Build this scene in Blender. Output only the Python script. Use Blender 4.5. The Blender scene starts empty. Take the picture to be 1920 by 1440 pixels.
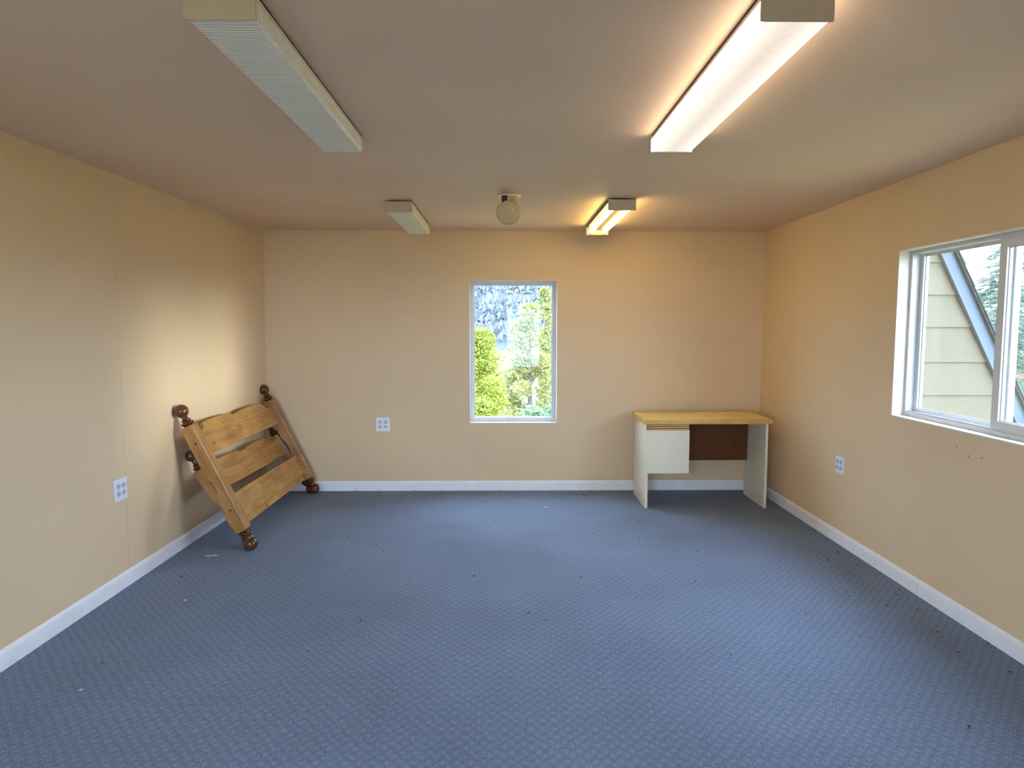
import bpy, bmesh, math, random
from mathutils import Vector, Matrix

random.seed(7)
PI = math.pi
SC = bpy.context.scene
COL = SC.collection

# ------------------------------------------------------------------ camera
FPX = 1250.0
CAM_H = 1.386
cam = bpy.data.cameras.new('camera')
cam.sensor_fit = 'HORIZONTAL'
cam.sensor_width = 36.0
cam.lens = 36.0 * FPX / 1920.0
cam.clip_start = 0.02
cam.clip_end = 3000
cam_o = bpy.data.objects.new('camera', cam)
COL.objects.link(cam_o)
cam_o.location = (0, 0, CAM_H)
cam_o.rotation_euler = (PI / 2 - math.atan(107 / 1250), 0, -math.atan(15 / 1254.6))
SC.camera = cam_o

# ------------------------------------------------------------------ light, exposure
SC.view_settings.view_transform = 'Standard'
SC.view_settings.look = 'None'
SC.view_settings.gamma = 1.0
SC.view_settings.use_curve_mapping = False
SC.view_settings.exposure = 0.68
try:
    SC.cycles.max_bounces = 14
    SC.cycles.diffuse_bounces = 8
    SC.cycles.glossy_bounces = 4
    SC.cycles.transparent_max_bounces = 24
    SC.cycles.sample_clamp_indirect = 8.0
    SC.cycles.use_denoising = True
except Exception:
    pass

SKY_COL = (0.56, 0.69, 1.0, 1)
SKY_STR = 14.5
world = bpy.data.worlds.new('pale_sky')
SC.world = world
world.use_nodes = True
bg = world.node_tree.nodes['Background']
bg.inputs[0].default_value = SKY_COL
bg.inputs[1].default_value = SKY_STR

sun = bpy.data.lights.new('sun', 'SUN')
sun.energy = 1.65
sun.angle = math.radians(9)
sun.color = (1.0, 0.98, 0.97)
sun_o = bpy.data.objects.new('sun', sun)
COL.objects.link(sun_o)
to_sun = Vector((0.94, -0.325, 0.075))
sun_o.rotation_euler = to_sun.to_track_quat('Z', 'Y').to_euler()
sun_o.location = to_sun * 20

# ------------------------------------------------------------------ room dimensions
D = 5.584          # back wall
Y0 = -1.25         # wall behind the camera
HC = 2.175         # ceiling height


def XL(y, z):
    t = (y - 2.6) / 2.984
    return -2.04 + t * (0.030 + 0.038 * z / HC)


def XR(y, z):
    t = (y - 2.6) / 2.984
    return 2.150 - 0.012 * z / HC + t * (0.004 + 0.040 * z / HC)


# ------------------------------------------------------------------ material helpers
def new_mat(name):
    m = bpy.data.materials.new(name)
    m.use_nodes = True
    nt = m.node_tree
    for n in list(nt.nodes):
        nt.nodes.remove(n)
    out = nt.nodes.new('ShaderNodeOutputMaterial')
    return m, nt, out


def N(nt, typ, **kw):
    n = nt.nodes.new(typ)
    for k, v in kw.items():
        if k in n.bl_rna.properties:
            setattr(n, k, v)
        else:
            n.inputs[k.replace('_', ' ')].default_value = v
    return n


def ramp(nt, fac, stops):
    r = nt.nodes.new('ShaderNodeValToRGB')
    el = r.color_ramp.elements
    while len(el) > len(stops):
        el.remove(el[-1])
    while len(el) < len(stops):
        el.new(0.5)
    for e, (p, c) in zip(el, stops):
        e.position = p
        e.color = (c[0], c[1], c[2], 1)
    nt.links.new(fac, r.inputs[0])
    return r.outputs[0]


def coords(nt, scale=(1, 1, 1), rot=(0, 0, 0), kind='Object'):
    tc = nt.nodes.new('ShaderNodeTexCoord')
    mp = nt.nodes.new('ShaderNodeMapping')
    mp.inputs['Scale'].default_value = scale
    mp.inputs['Rotation'].default_value = rot
    nt.links.new(tc.outputs[kind], mp.inputs['Vector'])
    return mp.outputs[0]


def principled(nt, out, base=None, rough=0.5, spec=0.5, **kw):
    b = nt.nodes.new('ShaderNodeBsdfPrincipled')
    if base is not None:
        b.inputs['Base Color'].default_value = (*base, 1)
    b.inputs['Roughness'].default_value = rough
    b.inputs['Specular IOR Level'].default_value = spec
    for k, v in kw.items():
        b.inputs[k].default_value = v
    nt.links.new(b.outputs[0], out.inputs[0])
    return b


def plain(name, base, rough=0.5, spec=0.4, vary=0.06, scale=6.0, bump=0.0, bscale=200, **kw):
    """Plain surface with faint procedural mottling."""
    m, nt, out = new_mat(name)
    b = principled(nt, out, base, rough, spec, **kw)
    v = coords(nt)
    nz = N(nt, 'ShaderNodeTexNoise', Scale=scale, Detail=5.0, Roughness=0.6)
    nt.links.new(v, nz.inputs['Vector'])
    lo = tuple(max(0, c * (1 - vary)) for c in base)
    hi = tuple(min(1, c * (1 + vary)) for c in base)
    c = ramp(nt, nz.outputs[0], [(0.3, lo), (0.7, hi)])
    nt.links.new(c, b.inputs['Base Color'])
    if bump:
        n2 = N(nt, 'ShaderNodeTexNoise', Scale=bscale, Detail=3.0)
        nt.links.new(v, n2.inputs['Vector'])
        bp = N(nt, 'ShaderNodeBump', Strength=bump, Distance=0.002)
        nt.links.new(n2.outputs[0], bp.inputs['Height'])
        nt.links.new(bp.outputs[0], b.inputs['Normal'])
    return m


def wood(name, cols, axis='X', rough=0.35, knots=True, scale=1.0):
    """Honey pine with grain along one object axis."""
    m, nt, out = new_mat(name)
    b = principled(nt, out, cols[1], rough, 0.5)
    s = {'X': (2.2, 26, 26), 'Y': (26, 2.2, 26), 'Z': (26, 26, 2.2)}[axis]
    v = coords(nt, tuple(k * scale for k in s))
    n1 = N(nt, 'ShaderNodeTexNoise', Scale=1.0, Detail=6.0, Roughness=0.6, Distortion=0.8)
    nt.links.new(v, n1.inputs['Vector'])
    c = ramp(nt, n1.outputs[0], [(0.25, cols[0]), (0.5, cols[1]), (0.75, cols[2])])
    v2 = coords(nt)
    n2 = N(nt, 'ShaderNodeTexNoise', Scale=5.0, Detail=3.0)
    nt.links.new(v2, n2.inputs['Vector'])
    mx = N(nt, 'ShaderNodeMix', data_type='RGBA', blend_type='MULTIPLY')
    mx.inputs['Factor'].default_value = 0.8
    shade = ramp(nt, n2.outputs[0], [(0.3, (0.72, 0.68, 0.6)), (0.65, (1.1, 1.1, 1.1))])
    nt.links.new(c, mx.inputs['A'])
    nt.links.new(shade, mx.inputs['B'])
    last = mx.outputs['Result']
    if knots:
        vs = {'X': (5, 11, 11), 'Y': (11, 5, 11), 'Z': (11, 11, 5)}[axis]
        vv = coords(nt, vs)
        vo = N(nt, 'ShaderNodeTexVoronoi', Scale=0.8, Randomness=1.0)
        nt.links.new(vv, vo.inputs['Vector'])
        k = ramp(nt, vo.outputs['Distance'], [(0.0, (0.25, 0.25, 0.25)), (0.08, (0.5, 0.5, 0.5)), (0.14, (1, 1, 1))])
        mk = N(nt, 'ShaderNodeMix', data_type='RGBA', blend_type='MULTIPLY')
        mk.inputs['Factor'].default_value = 0.7
        nt.links.new(last, mk.inputs['A'])
        nt.links.new(k, mk.inputs['B'])
        last = mk.outputs['Result']
    nt.links.new(last, b.inputs['Base Color'])
    bp = N(nt, 'ShaderNodeBump', Strength=0.12, Distance=0.002)
    nt.links.new(n1.outputs[0], bp.inputs['Height'])
    nt.links.new(bp.outputs[0], b.inputs['Normal'])
    return m


def paint_wall(name, base):
    """Roller-painted wallboard: orange-peel relief, faint scuffs."""
    m, nt, out = new_mat(name)
    b = principled(nt, out, base, 0.62, 0.3)
    v = coords(nt)
    n1 = N(nt, 'ShaderNodeTexNoise', Scale=1.3, Detail=4.0)
    nt.links.new(v, n1.inputs['Vector'])
    c1 = ramp(nt, n1.outputs[0], [(0.3, tuple(k * 0.95 for k in base)), (0.7, tuple(k * 1.03 for k in base))])
    n2 = N(nt, 'ShaderNodeTexNoise', Scale=9.0, Detail=8.0, Roughness=0.75)
    nt.links.new(v, n2.inputs['Vector'])
    c2 = ramp(nt, n2.outputs[0], [(0.22, (0.80, 0.78, 0.75)), (0.34, (1, 1, 1))])
    mx = N(nt, 'ShaderNodeMix', data_type='RGBA', blend_type='MULTIPLY')
    mx.inputs['Factor'].default_value = 0.5
    nt.links.new(c1, mx.inputs['A'])
    nt.links.new(c2, mx.inputs['B'])
    nt.links.new(mx.outputs['Result'], b.inputs['Base Color'])
    n3 = N(nt, 'ShaderNodeTexNoise', Scale=150.0, Detail=2.0)
    nt.links.new(v, n3.inputs['Vector'])
    bp = N(nt, 'ShaderNodeBump', Strength=0.12, Distance=0.0015)
    nt.links.new(n3.outputs[0], bp.inputs['Height'])
    nt.links.new(bp.outputs[0], b.inputs['Normal'])
    return m


def carpet_mat():
    m, nt, out = new_mat('blue_grey_loop_carpet')
    b = principled(nt, out, (0.16, 0.19, 0.24), 0.9, 0.12)
    b.inputs['Sheen Weight'].default_value = 0.08
    b.inputs['Sheen Roughness'].default_value = 0.4
    b.inputs['Sheen Tint'].default_value = (0.75, 0.85, 1.0, 1)
    tc = nt.nodes.new('ShaderNodeTexCoord')
    # slightly wobbling coordinates so that the rows are not machine straight
    wob = N(nt, 'ShaderNodeTexNoise', Scale=14.0, Detail=2.0)
    nt.links.new(tc.outputs['Object'], wob.inputs['Vector'])
    sub = N(nt, 'ShaderNodeVectorMath', operation='SUBTRACT')
    sub.inputs[1].default_value = (0.5, 0.5, 0.5)
    nt.links.new(wob.outputs['Color'], sub.inputs[0])
    sc_ = N(nt, 'ShaderNodeVectorMath', operation='SCALE')
    sc_.inputs['Scale'].default_value = 0.030
    nt.links.new(sub.outputs[0], sc_.inputs[0])
    add = N(nt, 'ShaderNodeVectorMath', operation='ADD')
    nt.links.new(tc.outputs['Object'], add.inputs[0])
    nt.links.new(sc_.outputs[0], add.inputs[1])

    def wave(ang, per):
        mp = nt.nodes.new('ShaderNodeMapping')
        mp.inputs['Rotation'].default_value = (0, 0, math.radians(ang))
        nt.links.new(add.outputs[0], mp.inputs['Vector'])
        sp = nt.nodes.new('ShaderNodeSeparateXYZ')
        nt.links.new(mp.outputs[0], sp.inputs[0])
        mu = N(nt, 'ShaderNodeMath', operation='MULTIPLY')
        mu.inputs[1].default_value = 2 * PI / per
        nt.links.new(sp.outputs['X'], mu.inputs[0])
        si = N(nt, 'ShaderNodeMath', operation='SINE')
        nt.links.new(mu.outputs[0], si.inputs[0])
        return si.outputs[0]
    def absn(x):
        a = N(nt, 'ShaderNodeMath', operation='ABSOLUTE')
        nt.links.new(x, a.inputs[0])
        return a.outputs[0]
    w1, w2, w3 = absn(wave(42, 0.066)), absn(wave(-42, 0.066)), wave(90, 0.046)
    m0 = N(nt, 'ShaderNodeMath', operation='MULTIPLY')
    nt.links.new(w1, m0.inputs[0])
    nt.links.new(w2, m0.inputs[1])
    m1 = N(nt, 'ShaderNodeMath', operation='MULTIPLY_ADD')
    m1.inputs[1].default_value = 1.9
    m1.inputs[2].default_value = -0.75
    nt.links.new(m0.outputs[0], m1.inputs[0])
    mul = N(nt, 'ShaderNodeMath', operation='MULTIPLY_ADD')
    mul.inputs[1].default_value = 0.22
    nt.links.new(w3, mul.inputs[0])
    nt.links.new(m1.outputs[0], mul.inputs[2])
    # fibre speckle
    n1 = N(nt, 'ShaderNodeTexNoise', Scale=190.0, Detail=3.0, Roughness=0.7)
    nt.links.new(tc.outputs['Object'], n1.inputs['Vector'])
    n2 = N(nt, 'ShaderNodeTexNoise', Scale=1.4, Detail=3.0)
    nt.links.new(tc.outputs['Object'], n2.inputs['Vector'])
    mr = N(nt, 'ShaderNodeMath', operation='MULTIPLY_ADD')
    mr.inputs[1].default_value = 0.052
    nt.links.new(mul.outputs[0], mr.inputs[0])
    nt.links.new(n1.outputs[0], mr.inputs[2])
    c = ramp(nt, mr.outputs[0], [(0.26, (0.072, 0.095, 0.132)), (0.5, (0.158, 0.203, 0.282)),
                                 (0.78, (0.33, 0.39, 0.49))])
    soil = ramp(nt, n2.outputs[0], [(0.3, (0.86, 0.86, 0.86)), (0.7, (1.08, 1.08, 1.08))])
    mx = N(nt, 'ShaderNodeMix', data_type='RGBA', blend_type='MULTIPLY')
    mx.inputs['Factor'].default_value = 1.0
    nt.links.new(c, mx.inputs['A'])
    nt.links.new(soil, mx.inputs['B'])
    nt.links.new(mx.outputs['Result'], b.inputs['Base Color'])
    bp = N(nt, 'ShaderNodeBump', Strength=0.5, Distance=0.005)
    nt.links.new(mr.outputs[0], bp.inputs['Height'])
    nt.links.new(bp.outputs[0], b.inputs['Normal'])
    return m


def glass_mat():
    m, nt, out = new_mat('window_glass')
    tr = N(nt, 'ShaderNodeBsdfTransparent')
    tr.inputs[0].default_value = (0.93, 0.97, 0.96, 1)
    gl = N(nt, 'ShaderNodeBsdfGlossy', Roughness=0.01)
    lw = N(nt, 'ShaderNodeLayerWeight', Blend=0.5)
    p5 = N(nt, 'ShaderNodeMath', operation='POWER')
    p5.inputs[1].default_value = 5.0
    nt.links.new(lw.outputs['Facing'], p5.inputs[0])
    fr = N(nt, 'ShaderNodeMath', operation='MULTIPLY_ADD')
    fr.inputs[1].default_value = 0.90
    fr.inputs[2].default_value = 0.014
    nt.links.new(p5.outputs[0], fr.inputs[0])
    mx = nt.nodes.new('ShaderNodeMixShader')
    nt.links.new(fr.outputs[0], mx.inputs[0])
    nt.links.new(tr.outputs[0], mx.inputs[1])
    nt.links.new(gl.outputs[0], mx.inputs[2])
    nt.links.new(mx.outputs[0], out.inputs[0])
    return m


def lens_mat(name, base, emit_col=None, emit=0.0, mid=0.6):
    """Ribbed acrylic wrap; ribs run across the fixture, lamps glow through as two bands."""
    m, nt, out = new_mat(name)
    b = principled(nt, out, base, 0.35, 0.5)
    tc = nt.nodes.new('ShaderNodeTexCoord')
    sp = nt.nodes.new('ShaderNodeSeparateXYZ')
    nt.links.new(tc.outputs['Object'], sp.inputs[0])
    mu = N(nt, 'ShaderNodeMath', operation='MULTIPLY')
    mu.inputs[1].default_value = 2 * PI / 0.014
    nt.links.new(sp.outputs['Y'], mu.inputs[0])
    si = N(nt, 'ShaderNodeMath', operation='SINE')
    nt.links.new(mu.outputs[0], si.inputs[0])
    bp = N(nt, 'ShaderNodeBump', Strength=0.5, Distance=0.003)
    nt.links.new(si.outputs[0], bp.inputs['Height'])
    nt.links.new(bp.outputs[0], b.inputs['Normal'])
    rib = ramp(nt, si.outputs[0], [(0.0, tuple(k * 0.86 for k in base)), (1.0, tuple(min(1, k * 1.1) for k in base))])
    # grime that has settled towards one end
    n1 = N(nt, 'ShaderNodeTexNoise', Scale=16.0, Detail=7.0, Roughness=0.75)
    nt.links.new(tc.outputs['Object'], n1.inputs['Vector'])
    n3 = N(nt, 'ShaderNodeTexNoise', Scale=3.0, Detail=1.0)
    nt.links.new(tc.outputs['Object'], n3.inputs['Vector'])
    ad = N(nt, 'ShaderNodeMath', operation='ADD')
    nt.links.new(n1.outputs[0], ad.inputs[0])
    nt.links.new(n3.outputs[0], ad.inputs[1])
    dirt = ramp(nt, ad.outputs[0], [(0.36, (0.52, 0.5, 0.4)), (0.46, (0.85, 0.84, 0.78)), (0.55, (1, 1, 1))])
    mx = N(nt, 'ShaderNodeMix', data_type='RGBA', blend_type='MULTIPLY')
    mx.inputs['Factor'].default_value = 0.8
    nt.links.new(rib, mx.inputs['A'])
    nt.links.new(dirt, mx.inputs['B'])
    nt.links.new(mx.outputs['Result'], b.inputs['Base Color'])
    if emit:
        ab = N(nt, 'ShaderNodeMath', operation='ABSOLUTE')
        nt.links.new(sp.outputs['X'], ab.inputs[0])
        band = ramp(nt, ab.outputs[0], [(0.0, (mid,) * 3), (0.022, (mid * 1.1,) * 3), (0.05, (1, 1, 1)),
                                        (0.074, (1.1,) * 3), (0.0775, (7.6, 7.1, 6.1))])
        my = N(nt, 'ShaderNodeMix', data_type='RGBA', blend_type='MULTIPLY')
        my.inputs['Factor'].default_value = 1.0
        nt.links.new(band, my.inputs['A'])
        nt.links.new(dirt, my.inputs['B'])
        mz = N(nt, 'ShaderNodeMix', data_type='RGBA', blend_type='MULTIPLY')
        mz.inputs['Factor'].default_value = 1.0
        nt.links.new(my.outputs['Result'], mz.inputs['A'])
        mz.inputs['B'].default_value = (*emit_col, 1)
        nt.links.new(mz.outputs['Result'], b.inputs['Emission Color'])
        b.inputs['Emission Strength'].default_value = emit
    return m


def leaf_mat(name, stops, trans=0.35):
    m, nt, out = new_mat(name)
    g = nt.nodes.new('ShaderNodeNewGeometry')
    c = ramp(nt, g.outputs['Random Per Island'], stops)
    d = N(nt, 'ShaderNodeBsdfDiffuse')
    t = N(nt, 'ShaderNodeBsdfTranslucent')
    mx = nt.nodes.new('ShaderNodeMixShader')
    mx.inputs[0].default_value = trans
    nt.links.new(c, d.inputs[0])
    nt.links.new(c, t.inputs[0])
    nt.links.new(d.outputs[0], mx.inputs[1])
    nt.links.new(t.outputs[0], mx.inputs[2])
    nt.links.new(mx.outputs[0], out.inputs[0])
    return m


M = {}
M['wall'] = paint_wall('tan_wall_paint', (0.71, 0.530, 0.315))
M['seam'] = plain('seam_line_paint', (0.58, 0.435, 0.27), 0.7)  # wallboard seam line, a little darker than the wall paint
M['ceiling'] = paint_wall('tan_ceiling_paint', (0.73, 0.545, 0.385))
M['carpet'] = carpet_mat()
M['white_trim'] = plain('white_trim_paint', (0.82, 0.81, 0.80), 0.4, 0.4, 0.04, 10)
M['reveal'] = plain('off_white_reveal_paint', (0.64, 0.59, 0.51), 0.5, 0.3, 0.05, 8)
M['vinyl'] = plain('white_vinyl', (0.60, 0.60, 0.58), 0.35, 0.4, 0.03, 12)
M['vinyl_track'] = plain('grey_vinyl_track', (0.36, 0.37, 0.37), 0.5, 0.3, 0.1, 12)
M['glass'] = glass_mat()
M['gasket'] = plain('dark_gasket', (0.08, 0.08, 0.08), 0.6)
M['pine_x'] = wood('honey_pine_rail', [(0.30, 0.135, 0.030), (0.46, 0.235, 0.060), (0.58, 0.33, 0.10)], 'X', 0.25)
M['pine_y'] = wood('honey_pine_post', [(0.24, 0.11, 0.03), (0.37, 0.185, 0.052), (0.47, 0.255, 0.085)], 'Y', 0.24)
M['turned'] = wood('dark_turned_wood', [(0.055, 0.018, 0.006), (0.10, 0.036, 0.012), (0.15, 0.06, 0.022)], 'Y', 0.16, False)
M['hole'] = plain('dark_hole', (0.03, 0.01, 0.005), 0.7)
M['steel'] = plain('dull_steel', (0.36, 0.35, 0.33), 0.4, 0.5, 0.1, 30, Metallic=0.7)
M['dark_steel'] = plain('dark_steel', (0.06, 0.05, 0.045), 0.5, 0.5)
M['desk_top'] = wood('pale_maple_laminate', [(0.84, 0.64, 0.14), (0.92, 0.74, 0.19), (0.95, 0.80, 0.25)], 'X', 0.35, False, 1.5)
M['desk_edge'] = wood('maple_edge_band', [(0.54, 0.31, 0.07), (0.66, 0.40, 0.10), (0.72, 0.46, 0.14)], 'X', 0.4, False)
M['desk_white'] = plain('off_white_laminate', (0.75, 0.68, 0.49), 0.35, 0.4, 0.03, 5)
M['modesty'] = plain('dark_hardboard_and_gap_shade', (0.12, 0.035, 0.007), 0.55, 0.3, 0.15, 8)
M['fix_metal'] = plain('cream_enamelled_steel', (0.66, 0.57, 0.47), 0.4, 0.4, 0.03, 8)
M['dimmed_channel'] = plain('dimmed_channel_enamel', (0.13, 0.12, 0.11), 0.5, 0.3, 0.1, 20)  # white channel, its colour darkened to offset the glare of the tubes
M['fix_tan'] = plain('tan_painted_steel', (0.52, 0.42, 0.31), 0.5, 0.3, 0.04, 8)
M['lens_off'] = lens_mat('grey_ribbed_lens', (0.88, 0.86, 0.74))
M['lens_green'] = lens_mat('greenish_ribbed_lens', (0.80, 0.84, 0.60))
M['lens_on'] = lens_mat('lit_ribbed_lens', (0.7, 0.66, 0.58), (1.0, 0.86, 0.74), 0.62, 0.72)
M['plate'] = plain('white_plastic_plate', (0.74, 0.78, 0.82), 0.3, 0.5, 0.02)
M['plate_grey'] = plain('grey_plastic_face', (0.50, 0.55, 0.60), 0.35, 0.5, 0.02)
M['slot'] = plain('dark_slot', (0.05, 0.055, 0.06), 0.6)
M['alarm'] = plain('yellowed_plastic', (0.66, 0.48, 0.26), 0.4, 0.4, 0.05, 20)
M['alarm_light'] = plain('pale_yellowed_plastic', (0.85, 0.72, 0.46), 0.4, 0.4, 0.05, 20)
M['black'] = plain('black_plastic', (0.01, 0.01, 0.012), 0.4)
M['wire_yellow'] = plain('yellow_wire', (0.6, 0.55, 0.1), 0.5)
M['wire_white'] = plain('white_wire', (0.75, 0.75, 0.72), 0.5)
M['paper'] = plain('white_paper', (0.75, 0.75, 0.72), 0.7)
M['crumb'] = plain('dark_crumb', (0.03, 0.025, 0.02), 0.9)
M['siding'] = plain('cream_siding', (0.118, 0.100, 0.066), 0.7, 0.2, 0.05, 5, 0.5, 60)
M['rake'] = plain('pale_blue_trim_paint', (0.095, 0.118, 0.150), 0.6, 0.2, 0.03)
M['shingle'] = plain('grey_shingle', (0.07, 0.075, 0.08), 0.9, 0.1, 0.25, 30)
M['bark'] = plain('grey_bark', (0.14, 0.11, 0.085), 0.9, 0.1, 0.3, 12, 0.6, 30)
M['leaf_yellow'] = leaf_mat('yellow_green_leaves', [(0.0, (0.090, 0.133, 0.021)), (0.4, (0.195, 0.237, 0.037)),
                                                  (0.8, (0.285, 0.293, 0.053)), (1.0, (0.360, 0.279, 0.063))])
M['leaf_pale'] = leaf_mat('pale_poplar_leaves', [(0.0, (0.075, 0.119, 0.053)), (0.35, (0.180, 0.209, 0.063)),
                                                (0.75, (0.300, 0.279, 0.089)), (1.0, (0.375, 0.251, 0.084))])
M['leaf_teal'] = leaf_mat('teal_green_leaves', [(0.0, (0.060, 0.105, 0.058)), (0.6, (0.135, 0.188, 0.089)),
                                               (1.0, (0.240, 0.251, 0.105))])
M['needle'] = leaf_mat('blue_green_needles', [(0.0, (0.063, 0.098, 0.078)), (0.5, (0.119, 0.163, 0.123)),
                                             (1.0, (0.210, 0.234, 0.151))], 0.2)
M['conifer_far'] = leaf_mat('hazed_hill_conifers', [(0.0, (0.045, 0.056, 0.060)), (0.5, (0.082, 0.090, 0.088)),
                                              (1.0, (0.16, 0.15, 0.12))], 0.0)  # bluish distance haze is mixed into these tree colours
M['hill'] = plain('hill_scrub', (0.040, 0.042, 0.040), 0.9, 0.1, 0.2, 0.05)
M['grass'] = plain('lawn', (0.22, 0.18, 0.07), 0.95, 0.1, 0.25, 1.5)
M['gravel'] = plain('pale_gravel', (0.34, 0.33, 0.31), 0.95, 0.1, 0.15, 20)
M['red_wall'] = plain('brick_red_boards', (0.26, 0.10, 0.07), 0.8, 0.2, 0.1)
M['far_roof'] = plain('far_grey_roof', (0.22, 0.22, 0.22), 0.8, 0.2, 0.1)

# ------------------------------------------------------------------ mesh helpers


class MB:
    def __init__(self):
        self.v = []
        self.f = []

    def box(self, a, b):
        x0, y0, z0 = a
        x1, y1, z1 = b
        i = len(self.v)
        self.v += [(x0, y0, z0), (x1, y0, z0), (x1, y1, z0), (x0, y1, z0),
                   (x0, y0, z1), (x1, y0, z1), (x1, y1, z1), (x0, y1, z1)]
        self.f += [tuple(i + k for k in q) for q in
                   ((0, 3, 2, 1), (4, 5, 6, 7), (0, 1, 5, 4), (1, 2, 6, 5), (2, 3, 7, 6), (3, 0, 4, 7))]
        return self

    def hexa(self, pts):
        """8 points: bottom ring of four, top ring of four."""
        i = len(self.v)
        self.v += [tuple(p) for p in pts]
        self.f += [tuple(i + k for k in q) for q in
                   ((0, 3, 2, 1), (4, 5, 6, 7), (0, 1, 5, 4), (1, 2, 6, 5), (2, 3, 7, 6), (3, 0, 4, 7))]
        return self

    def prism(self, poly, f0, f1):
        """poly of 2-D points; f0/f1 map a 2-D point to the two 3-D ends."""
        n = len(poly)
        i = len(self.v)
        self.v += [tuple(f0(p)) for p in poly] + [tuple(f1(p)) for p in poly]
        self.f.append(tuple(i + k for k in range(n)))
        self.f.append(tuple(i + n + k for k in reversed(range(n))))
        for k in range(n):
            k2 = (k + 1) % n
            self.f.append((i + k, i + n + k, i + n + k2, i + k2))
        return self

    def lathe(self, prof, origin=(0, 0, 0), ax=(0, 0, 1), n=24):
        """prof: list of (radius, height) along ax."""
        ax = Vector(ax).normalized()
        u = ax.orthogonal().normalized()
        w = ax.cross(u)
        o = Vector(origin)
        rings = []
        for r, h in prof:
            i = len(self.v)
            if r < 1e-6:
                self.v.append(tuple(o + ax * h))
                rings.append([i])
            else:
                for k in range(n):
                    a = 2 * PI * k / n
                    self.v.append(tuple(o + ax * h + (u * math.cos(a) + w * math.sin(a)) * r))
                rings.append([i + k for k in range(n)])
        for a, b in zip(rings, rings[1:]):
            for k in range(n):
                k2 = (k + 1) % n
                if len(a) == 1 and len(b) == 1:
                    continue
                if len(a) == 1:
                    self.f.append((a[0], b[k2], b[k]))
                elif len(b) == 1:
                    self.f.append((a[k], a[k2], b[0]))
                else:
                    self.f.append((a[k], a[k2], b[k2], b[k]))
        for r, rev in ((rings[0], True), (rings[-1], False)):
            if len(r) > 1:
                self.f.append(tuple(reversed(r)) if rev else tuple(r))
        return self

    def tube(self, pts, r, n=8):
        pts = [Vector(p) for p in pts]
        rings = []
        prev = None
        for j, p in enumerate(pts):
            t = (pts[min(j + 1, len(pts) - 1)] - pts[max(j - 1, 0)]).normalized()
            u = t.orthogonal().normalized() if prev is None else (prev - t * prev.dot(t)).normalized()
            prev = u
            w = t.cross(u)
            rr = r[j] if isinstance(r, (list, tuple)) else r
            i = len(self.v)
            for k in range(n):
                a = 2 * PI * k / n
                self.v.append(tuple(p + (u * math.cos(a) + w * math.sin(a)) * rr))
            rings.append([i + k for k in range(n)])
        for a, b in zip(rings, rings[1:]):
            for k in range(n):
                k2 = (k + 1) % n
                self.f.append((a[k], a[k2], b[k2], b[k]))
        self.f.append(tuple(reversed(rings[0])))
        self.f.append(tuple(rings[-1]))
        return self

    def build(self, name, mat, parent=None, bevel=0.0, smooth=False, seg=2, **props):
        me = bpy.data.meshes.new(name)
        me.from_pydata(self.v, [], self.f)
        me.validate()
        bm = bmesh.new()
        bm.from_mesh(me)
        bmesh.ops.recalc_face_normals(bm, faces=bm.faces)
        if bevel:
            es = [e for e in bm.edges if len(e.link_faces) == 2 and e.calc_face_angle(0) > 0.5]
            bmesh.ops.bevel(bm, geom=es, offset=bevel, segments=seg, affect='EDGES', profile=0.6, clamp_overlap=True)
        bm.to_mesh(me)
        bm.free()
        me.materials.append(mat)
        if smooth:
            for p in me.polygons:
                p.use_smooth = True
            try:
                me.set_sharp_from_angle(angle=math.radians(40))
            except Exception:
                pass
        o = bpy.data.objects.new(name, me)
        COL.objects.link(o)
        if parent is not None:
            o.parent = parent
        for k, v in props.items():
            o[k] = v
        return o


def raw(name, verts, faces, mat, parent=None, smooth=False, **props):
    me = bpy.data.meshes.new(name)
    me.from_pydata(verts, [], faces)
    me.materials.append(mat)
    if smooth:
        for p in me.polygons:
            p.use_smooth = True
    o = bpy.data.objects.new(name, me)
    COL.objects.link(o)
    if parent is not None:
        o.parent = parent
    for k, v in props.items():
        o[k] = v
    return o


def empty(name, loc=(0, 0, 0), **props):
    o = bpy.data.objects.new(name, None)
    o.empty_display_size = 0.1
    COL.objects.link(o)
    o.location = loc
    for k, v in props.items():
        o[k] = v
    return o


def copy_tree(o, parent=None):
    c = o.copy()
    COL.objects.link(c)
    c.parent = parent
    for ch in [x for x in bpy.data.objects if x.parent == o]:
        copy_tree(ch, c)
    return c


# ------------------------------------------------------------------ room shell
TH = 0.14


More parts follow.
